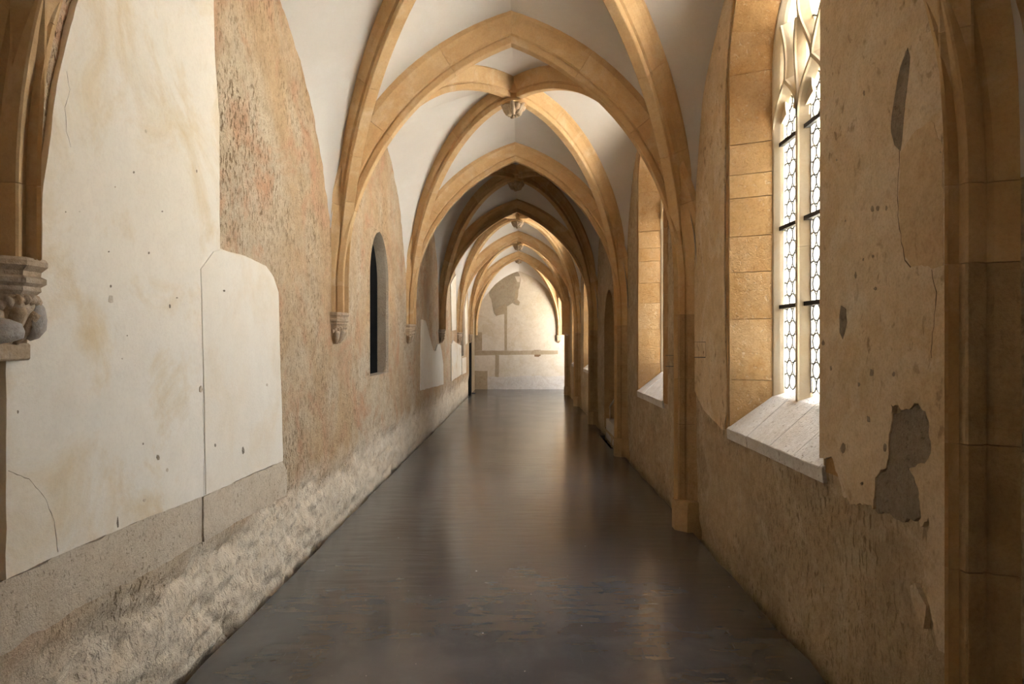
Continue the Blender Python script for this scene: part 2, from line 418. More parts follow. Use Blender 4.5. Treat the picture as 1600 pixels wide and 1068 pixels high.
# left wall beyond the last corbel: a doorway standing dark
parts = [box(-2.5, XL, 22.75, Y_END, -0.2, ZTOP), box(-2.5, XL, 21.75, 22.75, 2.25, ZTOP)]
v, f = join(parts); obj('door_surround', v, f, M['end_tan'], wl)
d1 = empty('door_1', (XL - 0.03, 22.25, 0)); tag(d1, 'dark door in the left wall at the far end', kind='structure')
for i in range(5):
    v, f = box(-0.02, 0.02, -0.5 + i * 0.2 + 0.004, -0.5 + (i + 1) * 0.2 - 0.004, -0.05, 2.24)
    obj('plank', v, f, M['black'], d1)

# ------------------------------------------------------------------ wall patches
def px_left(p):
    y = F * -XL / (VX - p[0]); return (y, EYE + (VY - p[1]) * y / F)
def px_right(p):
    y = F * XR / (p[0] - VX); return (y, EYE + (VY - p[1]) * y / F)
def px_end(p): return ((p[0] - VX) * Y_END / F, EYE + (VY - p[1]) * Y_END / F)
def jag(poly, amp, step, seed, keep=()):
    rnd = random.Random(seed); out = []
    n = len(poly)
    for i in range(n):
        a, b = poly[i], poly[(i + 1) % n]
        L = math.dist(a, b); m = max(1, int(L / step)) if i not in keep else 1
        nx, ny = -(b[1] - a[1]) / max(L, 1e-6), (b[0] - a[0]) / max(L, 1e-6)
        out.append(a); w = 0.0
        for j in range(1, m):
            t = j / m; w = 0.6 * w + rnd.uniform(-amp, amp)
            out.append((a[0] + (b[0] - a[0]) * t + nx * w, a[1] + (b[1] - a[1]) * t + ny * w))
    return out
def plate(name, poly, axis, p0, p1, mat, parent, label=None):
    """a plate with real edges: poly in (y,z) for side walls or (x,z) for the end wall, front at p0, back at p1"""
    n = len(poly)
    mk = (lambda q, p: (p, q[0], q[1])) if axis == 'x' else (lambda q, p: (q[0], p, q[1]))
    V = [mk(q, p0) for q in poly] + [mk(q, p1) for q in poly]
    tri = tessellate_polygon([[Vector((q[0], q[1], 0)) for q in poly]])
    Fc = [tuple(t) for t in tri] + [tuple(i + n for i in t[::-1]) for t in tri] + [(i, (i + 1) % n, (i + 1) % n + n, i + n) for i in range(n)]
    o = obj(name, V, Fc, mat, parent); fix(o.data)
    if label: o['label'] = label
    return o
L0 = XL
def lpatch(pts, mat, proud=0.006, amp=0.004, step=0.03, seed=1, label=None, name='plaster_patch'):
    return plate(name, jag([px_left(p) for p in pts], amp, step, seed), 'x', L0 + proud, L0 - 0.05, mat, wl, label)
big = [(5, 905), (5, 562), (38, 560), (38, 470), (60, 430), (62, 300), (85, 130), (118, 0), (140, -190), (318, -190), (330, -40), (333, 90), (340, 182), (341, 388), (385, 402), (413, 415), (425, 432), (433, 456), (437, 600), (440, 720), (380, 745), (315, 775), (245, 801), (180, 828), (90, 866)]
lpatch(big, M['white'], 0.010, 0.0025, 0.04, 2, 'large cream limewashed panel')
lpatch([(310, 420), (330, 393), (341, 390), (385, 403), (413, 416), (424, 433), (431, 457), (435, 600), (438, 719), (380, 743), (318, 772), (316, 640)], M['white2'], 0.014, 0.002, 0.05, 3, 'smoother cream repair panel')
lpatch([(5, 906), (90, 867), (180, 829), (245, 802), (315, 776), (315, 846), (240, 890), (150, 935), (60, 985), (5, 1022), (-120, 1080), (-120, 960)], M['band'], 0.002, 0.006, 0.03, 4, 'grey mortar band under the cream panel')
lpatch([(316, 776), (380, 746), (440, 721), (447, 735), (446, 774), (400, 798), (350, 826), (317, 846)], M['band'], 0.007, 0.003, 0.03, 5, 'pale mortar band')
c3 = lambda L: [(640 + x / 4.11, 380 + y / 4.11) for x, y in L]
lpatch(c3([(75, 490), (100, 495), (125, 590), (140, 650), (150, 686), (165, 690), (178, 650), (195, 648), (205, 700), (215, 780), (216, 905), (140, 925), (70, 942)]), M['white2'], 0.008, 0.006, 0.05, 6, 'cream patch with a ragged top')
lpatch(c3([(267, 650), (280, 622), (300, 640), (330, 655), (332, 840), (268, 884)]), M['white'], 0.008, 0.006, 0.06, 7, 'cream patch below a corbel')
lpatch(c3([(262, 262), (280, 225), (297, 200), (298, 555), (270, 560)]), M['white'], 0.008, 0.004, 0.06, 8, 'white limewash strip')
lpatch(c3([(352, 420), (368, 330), (371, 640), (358, 650)]), M['white'], 0.008, 0.004, 0.06, 9, 'white limewash strip')
lpatch(c3([(334, 738), (362, 730), (362, 830), (336, 842)]), M['white'], 0.008, 0.004, 0.06, 10, 'white patch beside the dark door')
def line(points, w, side, mat=None, name='crack', off=0.0):
    """hairline: a thin ribbon lying on the wall"""
    P = [Vector((p[0], p[1])) for p in points]; V, Fc = [], []
    for i, p in enumerate(P):
        t = (P[min(i + 1, len(P) - 1)] - P[max(i - 1, 0)]).normalized(); nrm = Vector((-t.y, t.x))
        ww = w * (0.5 + random.random())
        for s in (-1, 1):
            q = p + nrm * ww * s * 0.5
            V.append((L0 + off, q.x, q.y) if side == 'L' else ((XR - off, q.x, q.y)))
    Fc = [(2 * i, 2 * i + 1, 2 * i + 3, 2 * i + 2) for i in range(len(P) - 1)]
    return obj(name, V, Fc, mat or M['crack'], wl if side == 'L' else wr)
def wig(pts, amp, step, seed):
    rnd = random.Random(seed); out = []
    for a, b in zip(pts[:-1], pts[1:]):
        m = max(1, int(math.dist(a, b) / step))
        for j in range(m):
            t = j / m; out.append((a[0] + (b[0] - a[0]) * t + rnd.uniform(-amp, amp), a[1] + (b[1] - a[1]) * t + rnd.uniform(-amp, amp)))
    out.append(pts[-1]); return out
line(wig([px_left(p) for p in [(8, 735), (40, 748), (66, 778), (80, 815), (86, 862)]], 0.002, 0.02, 3), 0.0022, 'L', off=0.0108)
line(wig([px_left(p) for p in [(100, 110), (104, 140), (97, 170), (99, 205), (106, 230)]], 0.003, 0.02, 4), 0.002, 'L', off=0.0108)
line(wig([px_left(p) for p in [(314, 590), (314, 640), (316, 700), (315, 770), (314, 845)]], 0.003, 0.02, 5), 0.0022, 'L', off=0.0112)
# chips and small holes in the cream panel
for i, (px, py, w, h) in enumerate([(169, 467, 10, 15), (243, 714, 6, 10), (169, 447, 4, 5), (224, 205, 3, 9), (205, 269, 3, 4), (304, 267, 2, 6), (176, 292, 2, 3), (262, 478, 3, 8), (180, 817, 4, 20), (258, 734, 4, 6), (273, 465, 3, 3), (346, 454, 4, 4), (187, 560, 2, 3), (166, 393, 3, 3), (229, 395, 3, 5), (222, 781, 5, 6), (23, 643, 3, 6), (220, 693, 3, 5), (310, 608, 5, 12), (332, 695, 3, 7), (376, 703, 5, 12), (414, 601, 3, 5), (250, 330, 3, 3), (195, 524, 2, 3), (120, 330, 2, 3), (98, 331, 2, 3)]):
    rnd = random.Random(100 + i)
    pts = [(px + w / 2 * math.cos(t * PI / 4) * rnd.uniform(.6, 1.1), py + h / 2 * math.sin(t * PI / 4) * rnd.uniform(.6, 1.1)) for t in range(8)]
    o = lpatch(pts, M['grey_r'] if i % 3 else M['band'], 0.0112 if px < 310 else 0.0152, 0.0, 1, i, name='chip')
# right wall coats
def rpatch(pts, mat, proud=0.006, amp=0.005, step=0.03, seed=1, label=None, name='plaster_patch', keep=()):
    return plate(name, jag([px_right(p) for p in pts], amp, step, seed, keep), 'x', XR - proud, XR + 0.05, mat, wr, label)
c6 = lambda L: [(1060 + x / 1.948, 520 + y / 1.948) for x, y in L]
c5 = lambda L: [(1060 + x / 1.907, y / 1.907) for x, y in L]
coatA = c5([(818, 800), (818, -200), (640, -400), (428, -420)]) + c6([(434, 0), (434, 380), (470, 375), (492, 440), (505, 495), (540, 520), (598, 536), (604, 440), (640, 395), (655, 270), (652, 215), (690, 234), (735, 214), (758, 238), (775, 330), (768, 380), (735, 398), (708, 412), (735, 470), (742, 590), (768, 560), (765, 640), (750, 690), (762, 800), (800, 965), (838, 1000), (838, 40)])
rpatch(coatA, M['coat_r'], 0.008, 0.009, 0.018, 11, 'smooth tan coat with a ragged lower edge', keep=(0, 1, 2, 3, 4))
rpatch(c6([(640, 262), (655, 245), (700, 232), (740, 215), (765, 250), (776, 335), (770, 385), (740, 405), (715, 440), (735, 480), (735, 560), (690, 575), (640, 545), (600, 540), (604, 440), (640, 395)]), M['grey_r'], 0.001, 0.010, 0.02, 12, 'grey rough mortar exposed under the coat')
rpatch(c5([(690, 142), (697, 170), (692, 230), (678, 350), (668, 450), (650, 432), (640, 395), (642, 345), (652, 285), (668, 200)]), M['grey_r'], 0.0095, 0.003, 0.03, 13, 'dark grey mortar strip')
rpatch(c5([(760, 360), (795, 430), (795, 790), (700, 796), (682, 765), (668, 700), (664, 590), (672, 450), (720, 385)]), M['tan_r'], 0.0095, 0.008, 0.02, 14, 'ochre undercoat beside the pier')
rpatch(c5([(490, 910), (505, 920), (508, 960), (495, 1010), (486, 990), (485, 940)]), M['grey_r'], 0.0095, 0.003, 0.03, 15)
rpatch(c6([(708, 770), (722, 760), (740, 800), (757, 830), (748, 900), (735, 870), (712, 810)]), M['coat_r'], 0.004, 0.010, 0.03, 16, 'ragged scrap of tan coat')
rpatch([(1085, 330), (1099, 141), (1128, 16), (1150, -60), (1144, 0), (1134, 140), (1132, 420), (1136, 640), (1130, 672), (1100, 640), (1086, 610)], M['coat_r'], 0.003, 0.003, 0.05, 17, 'smooth tan coat beside the window')
line(wig([px_right(p) for p in c5([(667, 450), (660, 560), (662, 640), (672, 720), (684, 775), (700, 796)])], 0.004, 0.025, 6), 0.005, 'R', off=0.0100)
line(wig([px_right(p) for p in c5([(762, 800), (775, 870), (770, 940), (765, 1000), (762, 1066)])], 0.005, 0.025, 7), 0.005, 'R', off=0.0100)
for i, (px, py, w, h) in enumerate([(1366, 327, 8, 12), (1375, 325, 8, 10), (1388, 325, 4, 8), (1352, 405, 3, 6), (1371, 451, 6, 7), (1365, 582, 8, 16), (1353, 145, 4, 9), (1340, 430, 4, 12), (1324, 345, 3, 4), (1289, 535, 5, 14), (1360, 655, 7, 16), (1320, 700, 9, 18), (1350, 755, 5, 8), (1386, 700, 8, 16), (1474, 238, 4, 5), (1400, 585, 5, 10), (1367, 400, 4, 6), (1310, 250, 3, 5), (1301, 575, 4, 8), (1345, 600, 5, 10)]):
    rnd = random.Random(200 + i)
    pts = [(px + w / 2 * math.cos(t * PI / 4) * rnd.uniform(.5, 1.1), py + h / 2 * math.sin(t * PI / 4) * rnd.uniform(.5, 1.1)) for t in range(8)]
    rpatch(pts, M['grey_r'], 0.0095, 0.0, 1, i, name='chip')
# drawn outlines either side of the second pier
def rect_lines(p0, p1, p2, p3):
    q = [px_right(p) for p in (p0, p1, p2, p3)]
    for a, b in ((0, 1), (1, 2), (2, 3)):
        line([q[a], q[b]], 0.006, 'R', M['iron'], 'drawn_line', off=0.0085)
rect_lines((1086, 534), (1104, 534), (1104, 558), (1086, 558))
rect_lines((1056, 555), (1041, 555), (1041, 572), (1056, 572))
# irregular lumps for carved knobs
def lump(r, seed, sx=1, sy=1, sz=1):
    bm = bmesh.new(); bmesh.ops.create_icosphere(bm, subdivisions=2, radius=1.0); rnd = random.Random(seed)
    ph = [rnd.uniform(0, 6) for _ in range(6)]
    for vv in bm.verts:
        c = vv.co; k = 1 + 0.18 * math.sin(3 * c.x + ph[0]) * math.sin(2.7 * c.y + ph[1]) + 0.12 * math.sin(5 * c.z + ph[2])
        c *= k; m = max(abs(c.x), abs(c.y), abs(c.z)); c *= 0.55 + 0.45 / max(m, .3) * 0.8
        c.x *= r * sx; c.y *= r * sy; c.z *= r * sz
    me = bpy.data.meshes.new('rubble_stone'); bm.to_mesh(me); bm.free()
    me.polygons.foreach_set('use_smooth', [True] * len(me.polygons)); return me
# end wall marks
c1 = lambda L: [px_end((720 + x / 4.45, 400 + y / 4.45)) for x, y in L]
def epatch(pts, mat, proud, seed, label=None, amp=0.012, name='plaster_patch'):
    return plate(name, jag(c1(pts), amp, 0.12, seed), 'y', Y_END - proud, Y_END + 0.05, mat, we, label)
epatch([(195, 255), (260, 180), (330, 118), (385, 100), (412, 140), (408, 215), (390, 300), (412, 320), (405, 342), (360, 325), (320, 350), (302, 400), (245, 415), (225, 370)], M['end_grey'], 0.010, 20, 'ragged grey patch of bare masonry', 0.03)
epatch([(375, 140), (412, 140), (408, 180), (392, 178)], M['end'], 0.014, 21)
epatch([(235, 375), (270, 350), (310, 330), (318, 352), (302, 402), (244, 416)], M['end_tan'], 0.014, 22)
epatch([(378, 245), (402, 225), (392, 300), (412, 320), (402, 340), (372, 318)], M['end_tan'], 0.014, 23)
epatch([(303, 350), (322, 345), (321, 656), (304, 656)], M['end_tan'], 0.008, 24, 'brown vertical scar', 0.004)
epatch([(95, 658), (675, 655), (675, 680), (560, 684), (95, 690)], M['end_tan'], 0.009, 25, 'brown horizontal scar', 0.006)
epatch([(508, 652), (555, 652), (556, 690), (540, 700), (512, 698)], M['wood'], 0.006, 26, 'beam end socket', 0.01)
epatch([(240, 688), (266, 688), (264, 842), (238, 842)], M['end_tan'], 0.008, 27, None, 0.004)
epatch([(95, 795), (185, 797), (186, 925), (85, 928)], M['end_tan'], 0.012, 28, 'tan patch low in the corner', 0.006)
epatch([(88, 525), (148, 530), (148, 656), (88, 658)], M['end_tan'], 0.006, 29, None, 0.004)
epatch([(186, 836), (330, 838), (470, 832), (760, 836), (1200, 836), (1200, 926), (186, 926)], M['end_low'], 0.010, 30, 'greyish plinth band', 0.012)

# ------------------------------------------------------------------ ribs
RIB_D = 0.24
_half = [(0.13, 0.26), (0.13, 0.205), (0.100, 0.172), (0.076, 0.130), (0.062, 0.088), (0.058, 0.078), (0.036, 0.070), (0.036, 0.060), (0.047, 0.053), (0.047, 0.006), (0.041, 0.0)]
PROFILE = [(-w, d) for w, d in _half] + _half[::-1]
class Arc:
    """half a pointed arch: horizontal half length D from the crown, rise H above zs"""
    def __init__(s, D, H, zs=ZS):
        s.D, s.H, s.zs = D, H, zs; s.a = (H * H - D * D) / (2 * D); s.R = D + s.a
    def pt(s, th, r=0.0): return (-s.a + (s.R + r) * math.cos(th), s.zs + (s.R + r) * math.sin(th))
    def th_end(s, u=0.0, r=0.0): return math.acos(max(-1, min(1, (u + s.a) / (s.R + r))))
def rib_half(arc, org, dirv, zbase, u_end, name, parent, mat, stone=0.62, seed=0, ylim=None):
    """voussoirs of half a rib; org = plan point under the crown, dirv = plan direction to the springing"""
    lat = (-dirv[1], dirv[0]); rnd = random.Random(seed)
    def ring(kind, t):
        out = []
        for w, r in PROFILE:
            if kind == 's': u, z = arc.D + r, t
            elif kind == 'a': u, z = arc.pt(t, r)
            else:
                th = arc.th_end(u_end, r); u, z = arc.pt(th, r)
            y = org[1] + dirv[1] * u + lat[1] * w
            if ylim: y = min(max(y, ylim[0]), ylim[1])      # ribs of neighbouring bays die into the transverse arch
            out.append((org[0] + dirv[0] * u + lat[0] * w, y, z))
        return out
    the = arc.th_end(u_end); Ltot = arc.R * the
    n = max(3, round(Ltot / stone)); cuts = [0.0]
    for i in range(1, n): cuts.append((i + rnd.uniform(-0.22, 0.22)) / n * the)
    cuts.append(the); gap = 0.0013 / arc.R
    segs = []
    lv = [zbase] + [q for q in (0.93, 1.33, EYE + 0.25) if q > zbase + 0.05] + [arc.zs]
    for a, b in zip(lv[:-1], lv[1:]): segs.append([ring('s', a + 0.001), ring('s', b - 0.001)])
    for a, b in zip(cuts[:-1], cuts[1:]):
        last = b == the
        k = max(2, int((b - a) * arc.R / 0.09)); rs = []
        for i in range(k + 1):
            t = a + gap + (b - a - 2 * gap) * i / k
            rs.append(ring('e', 0) if (last and i == k) else ring('a', t))
        segs.append(rs)
    P = len(PROFILE); out = []
    for rs in segs:
        V = [p for r in rs for p in r]; Fc = []
        for i in range(len(rs) - 1):
            for j in range(P):
                Fc.append((i * P + j, i * P + (j + 1) % P, (i + 1) * P + (j + 1) % P, (i + 1) * P + j))
        Fc.append(tuple(range(P))); Fc.append(tuple((len(rs) - 1) * P + j for j in range(P))[::-1])
        o = obj(name, V, Fc, mat, parent); fix(o.data); out.append(o)
    return out
TA = Arc(HS, 2.145)
ORD = ['nearest', 'second', 'third', 'fourth', 'fifth', 'sixth']
Z_CORB = EYE + 0.262
def transverse(zl, zr):
    t = empty('transverse_arch'); seed = 3
    rib_half(TA, (XC, 0), (-1, 0), zl, 0.0, 'voussoir', t, M['rib'], seed=11)
    rib_half(TA, (XC, 0), (1, 0), zr, 0.0, 'voussoir', t, M['rib'], seed=12)
    return t
t0 = transverse(Z_CORB, EYE + 0.25)
arch_labels = ['pointed transverse arch cut off at both edges of the frame', 'largest whole pointed transverse arch across the corridor', 'second whole pointed transverse arch, behind the largest one', 'third whole pointed transverse arch, dark underside before the lit bays', 'fourth whole pointed transverse arch in the brightly lit bays', 'last pointed transverse arch framing the end wall']
for i in range(6):
    o = t0 if i == 0 else copy_tree(t0)
    o.location = (0, 2.18 + BAY * i, 0)
    tag(o, arch_labels[i], 'arch', 'transverse arches of the vault')
DH = 2.34
def diagonal(y0, y1, which, name='diagonal_rib'):
    cy = (y0 + y1) / 2; hy = (y1 - y0) / 2; D = math.hypot(HS, hy); A = Arc(D, DH)
    t = empty(name, (0, 0, 0)); sgn = 1 if which == 0 else -1
    d = (-HS / D, -hy / D * sgn)
    rib_half(A, (XC, cy), d, Z_CORB - 0.0, 0.075, 'voussoir', t, M['rib'], seed=21 + which, ylim=(y0 - 0.01, y1 + 0.01))
    rib_half(A, (XC, cy), (-d[0], -d[1]), 0.258, 0.075, 'voussoir', t, M['rib'], seed=31 + which, ylim=(y0 - 0.01, y1 + 0.01))
    return t
bay_name = ['bay over the viewpoint', 'nearest bay', 'second bay, with the dark niche', 'third bay, before the bright ones', 'fourth bay, first of the bright ones', 'fifth bay, just before the corner']
dg = [diagonal(2.18 - BAY, 2.18, w) for w in (0, 1)]
for i in range(6):
    for w in (0, 1):
        o = dg[w] if i == 0 else copy_tree(dg[w])
        o.location = (0, BAY * i, 0)
        tag(o, 'diagonal rib rising %s from the left, %s' % (('away' if w == 0 else 'towards us'), bay_name[i]), 'rib', 'diagonal ribs of the vault')
ccy = (21.68 + Y_END - 0.05) / 2
ENDX = 1.27                     # the corbel on the end wall hangs a little inside the corridor line
def corner_half(o, tx, ty, zb, seed):
    D = math.hypot(tx - XC, ty - ccy)
    rib_half(Arc(D, DH), (XC, ccy), ((tx - XC) / D, (ty - ccy) / D), zb, 0.075, 'voussoir', o, M['rib'], seed=seed, ylim=(21.67, Y_END + 0.01))
for w in (0, 1):
    o = empty('diagonal_rib')
    if w == 0: corner_half(o, SL, 21.68, Z_CORB, 51); corner_half(o, ENDX, Y_END - 0.08, Z_CORB, 52)
    else: corner_half(o, SL, Y_END - 0.05, Z_CORB, 53); corner_half(o, SR, 21.68, 0.258, 54)
    tag(o, 'short diagonal rib rising %s from the left in the corner bay' % ('away' if w == 0 else 'towards us'), 'rib', 'diagonal ribs of the vault')
# arch opening into the wing, springing along the right side of the corner bay
wa = empty('wing_arch'); hy = (Y_END - 21.68) / 2; WA = Arc(hy, 2.0)
rib_half(WA, (SR, 21.68 + hy), (0, -1), EYE + 0.25, 0.0, 'voussoir', wa, M['rib'], seed=41)
rib_half(WA, (SR - 0.06, 21.68 + hy - 0.04), (0, 1), Z_CORB, 0.0, 'voussoir', wa, M['rib'], seed=42)
tag(wa, 'sandstone arch opening right into the wing by the end wall', 'arch')

# ------------------------------------------------------------------ vault webs
WR = 0.215
def curve_pts(arc, r, n, stilt=None):
    the = arc.th_end(0.0, r)
    P = [arc.pt(the * i / 60, r) for i in range(61)]
    if stilt is not None: P = [(P[0][0], stilt)] + P
    L = [0]
    for a, b in zip(P[:-1], P[1:]): L.append(L[-1] + math.dist(a, b))
    out = []
    for i in range(n + 1):
        s = L[-1] * i / n; j = 0
        while j < len(L) - 2 and L[j + 1] < s: j += 1
        t = (s - L[j]) / max(1e-9, L[j + 1] - L[j]); out.append((P[j][0] + (P[j + 1][0] - P[j][0]) * t, P[j][1] + (P[j + 1][1] - P[j][1]) * t))
    return out
def web(ca, cb, n, m, crown, name):
    """ruled cell between two 3D curves with a slight crown"""
    V, Fc = [], []
    for i in range(n + 1):
        a, b = Vector(ca[i]), Vector(cb[i]); L = (b - a).length
        for j in range(m + 1):
            t = j / m; p = a.lerp(b, t); p.z += crown * math.sin(PI * t) * min(1, L / 1.2); V.append(p)
    for i in range(n):
        for j in range(m):
            q = i * (m + 1) + j; Fc.append((q, q + 1, q + m + 2, q + m + 1))
    return mesh(name, V, Fc, True)
def bay_webs(y0, y1, left_arc, right_arc, end=False, full=True):
    cy = (y0 + y1) / 2; hy = (y1 - y0) / 2; D = math.hypot(HS, hy); A = Arc(D, DH); n, m = 26, 10
    out = []
    tc = curve_pts(TA, WR, n); dc = curve_pts(A, WR, n)
    for sx in (-1, 1):
        for sy in (-1, 1):
            d3 = [(XC + sx * HS / D * u, cy + sy * hy / D * u, z) for u, z in dc]
            yt = y0 if sy < 0 else y1
            if end and sy > 0:
                ec = curve_pts(Arc(HS + 0.02, 2.02), 0.0, n); t3 = [(XC + sx * u, Y_END + 0.01, z) for u, z in ec]
            else: t3 = [(XC + sx * u, yt, z) for u, z in tc]
            out.append(web(t3, d3, n, m, 0.035, 'vault_cell'))
            wa_, xw, st = (left_arc, XL - 0.02, None) if sx < 0 else (right_arc[0], right_arc[1], right_arc[2])
            wc = curve_pts(wa_, 0.0, n, st); w3 = [(xw, cy + sy * u, z) for u, z in wc]
            out.append(web(w3, d3, n, m, 0.035, 'vault_cell'))
    return out
LA = Arc(1.85, 2.01); RA = Arc(1.90, 1.85, EYE + 1.0)
base = [bay_webs(2.18 - 2 * BAY, 2.18 - BAY, LA, (RA, XR + 0.03, ZS))][0]
for me in base: me.materials.append(M['web'])
for i in range(7):
    for me in base:
        o = link('vault_cell', me, None, roof, (0, BAY * i, 0))
for me in bay_webs(21.68, Y_END, Arc(hy - 0.08, 1.95), (Arc(hy, 2.0), SR + 0.05, None), end=True):
    link('vault_cell', me, M['web'], roof)
# wall above the wing arch
V, Fc = [], []
pts = curve_pts(WA, 0.12, 20); row = [(SR + 0.04, 21.68 + hy - u, z) for u, z in pts] + [(SR + 0.04, 21.68 + hy + u, z) for u, z in pts[::-1][1:]]
V = row + [(p[0], p[1], ZTOP) for p in row]; n = len(row)
Fc = [(i, i + 1, n + i + 1, n + i) for i in range(n - 1)]
obj('wing_spandrel', V, Fc, M['web'], roof)

# ------------------------------------------------------------------ bosses
def boss():
    t = empty('vault_boss'); z0 = EYE + 0.5 + DH
    # drum where the ribs meet
    def lathe(prof, n=20, wob=0.0):
        V, Fc = [], []
        for r, z in prof:
            for k in range(n):
                an = 2 * PI * k / n; rr = r * (1 + wob * math.cos(5 * an)); V.append((rr * math.cos(an), rr * math.sin(an), z))
        for i in range(len(prof) - 1):
            for k in range(n): Fc.append((i * n + k, i * n + (k + 1) % n, (i + 1) * n + (k + 1) % n, (i + 1) * n + k))
        Fc.append(tuple(range(n))); Fc.append(tuple((len(prof) - 1) * n + k for k in range(n)))
        return V, Fc
    v, f = lathe([(0.15, z0 + 0.25), (0.15, z0 + 0.07), (0.125, z0 + 0.05), (0.125, z0 - 0.005), (0.15, z0 - 0.02), (0.155, z0 - 0.045), (0.12, z0 - 0.06)])
    fix(obj('drum', v, f, M['rib'], t).data)
    v, f = lathe([(0.10, z0 - 0.04), (0.13, z0 - 0.075), (0.115, z0 - 0.115), (0.06, z0 - 0.145), (0.01, z0 - 0.155)], 25, 0.12)
    c = obj('carved_rosette', v, f, M['carved'], t, True); fix(c.data)
    lr = random.Random(4)
    for k in range(11):     # curled leaves, each its own reach and twist
        an = 2 * PI * k / 11 + lr.uniform(-0.15, 0.15); pts = []; rc = lr.uniform(0.075, 0.125); dp = lr.uniform(0.0, 0.035); tw = lr.uniform(-0.5, 0.7)
        for j in range(7):
            s = j / 6; r = 0.04 + rc * s; pts.append((r * math.cos(an + tw * s), r * math.sin(an + tw * s), z0 - 0.165 + dp + 0.09 * s * s - 0.025 * math.sin(2 * PI * s)))
        v, f = tube(pts, [0.014, 0.02, 0.026, 0.03, 0.03, 0.026, 0.016], 7)
        fix(obj('leaf', v, f, M['carved'], t, True).data)
    return t
b0 = boss()
blab = ['carved stone boss above the viewpoint', 'carved stone boss at the rib crossing of the nearest bay', 'largest visible leafy boss hanging behind the largest whole arch', 'second visible leafy boss, behind the second whole arch', 'third visible boss, at the edge of the bright bays', 'small far boss in the bright bays before the corner']
for i in range(6):
    o = b0 if i == 0 else copy_tree(b0)
    o.location = (XC, 2.18 - BAY / 2 + BAY * i, 0); tag(o, blab[i], 'boss', 'carved bosses of the vault')
o = copy_tree(b0); o.location = (XC, (21.68 + Y_END) / 2, 0); tag(o, 'farthest boss over the corner bay', 'boss', 'carved bosses of the vault')

# ------------------------------------------------------------------ corbels on the left wall
def half_oct(r, back):
    """plan of a half octagon standing out from a wall: +x is away from the wall"""
    return [(-back, -r), (r * 0.41, -r), (r, -r * 0.41), (r, r * 0.41), (r * 0.41, r), (-back, r)]
def loft(rings):
    n = len(rings[0]); V = [p for r in rings for p in r]; Fc = []
    for i in range(len(rings) - 1):
        for k in range(n): Fc.append((i * n + k, i * n + (k + 1) % n, (i + 1) * n + (k + 1) % n, (i + 1) * n + k))
    Fc.append(tuple(range(n))); Fc.append(tuple((len(rings) - 1) * n + k for k in range(n)))
    return V, Fc
def corbel(near=False):
    t = empty('corbel', (0, 0, 0)); z = EYE
    tiers = [(0.130, 0.268), (0.138, 0.258), (0.138, 0.243), (0.118, 0.226), (0.116, 0.212), (0.134, 0.204), (0.134, 0.188), (0.116, 0.178), (0.118, 0.164), (0.100, 0.150), (0.09, 0.146)]
    v, f = loft([[(x, y, z + h) for x, y in half_oct(r * 0.84, 0.14)] for r, h in tiers]); fix(obj('moulded_cap', v, f, M['carved'], t).data)
    body = [(0.108, 0.150), (0.105, 0.11), (0.085, 0.06), (0.060, 0.02), (0.035, -0.005), (0.02, -0.012)]
    v, f = loft([[(x, y, z + h) for x, y in half_oct(r * 0.84, 0.14)] for r, h in body]); fix(obj('tapered_body', v, f, M['carved'], t).data)
    # twisted rope below the cap
    V, Fc = [], []
    pts = []
    for k in range(49):
        s = k / 48; an = -PI / 2 + PI * s; pts.append((0.089 * math.cos(an), 0.089 * math.sin(an), z + 0.137 - 0.035 * abs(math.sin(an)) ** 3))
    v, f = tube(pts, [0.015 + 0.005 * math.sin(k * 1.55) for k in range(49)], 8)
    fix(obj('rope_moulding', v, f, M['carved'], t, True).data)
    for k, (an, dz) in enumerate([(-1.1, 0), (-0.4, 0.01), (0.4, 0.0), (1.1, 0.01)]):
        pts = []
        for j in range(8):
            s = j / 7; r = 0.03 + 0.064 * s ** 0.8; pts.append((r * math.cos(an), r * math.sin(an), z + 0.0 + dz + 0.11 * s - 0.012 * s ** 6))
        v, f = tube(pts, [0.012, 0.017, 0.021, 0.024, 0.025, 0.025, 0.024, 0.018], 7)
        fix(obj('leaf', v, f, M['carved'], t, True).data)
    if near:
        me = lump(0.055, 3, 1, 1.2, 0.8); o = link('leaf_knob', me, M['greystone'], t, (0.055, -0.075, z + 0.035))
        me = lump(0.05, 4, 1, 0.9, 1.5); o = link('scroll', me, M['greystone'], t, (0.055, 0.05, z + 0.075))
        v, f = box(-0.1, 0.035, -0.15, 0.085, z - 0.058, z - 0.002); me = bevelled(mesh('bedding_block', v, f), 0.006); link('bedding_block', me, M['carved'], t)
    return t
clab = ['large carved corbel cut off by the left edge of the frame', 'carved corbel between the cream panel and the dark niche', 'carved corbel just beyond the dark pointed niche', 'carved corbel above the ragged cream patch', 'small carved corbel above the second cream patch', 'farthest left corbel beside the dark door']
cn = corbel(True); cn.location = (XL, 2.18, 0); tag(cn, clab[0], 'corbel', 'corbels on the left wall')
cf = corbel()
for i in range(1, 6):
    o = cf if i == 1 else copy_tree(cf)
    o.location = (XL, 2.18 + BAY * i, 0); tag(o, clab[i], 'corbel', 'corbels on the left wall')
o = copy_tree(cf); o.location = (ENDX + 0.03, Y_END, 0); o.rotation_euler = (0, 0, -PI / 2); tag(o, 'carved corbel hanging on the end wall at right', 'corbel')

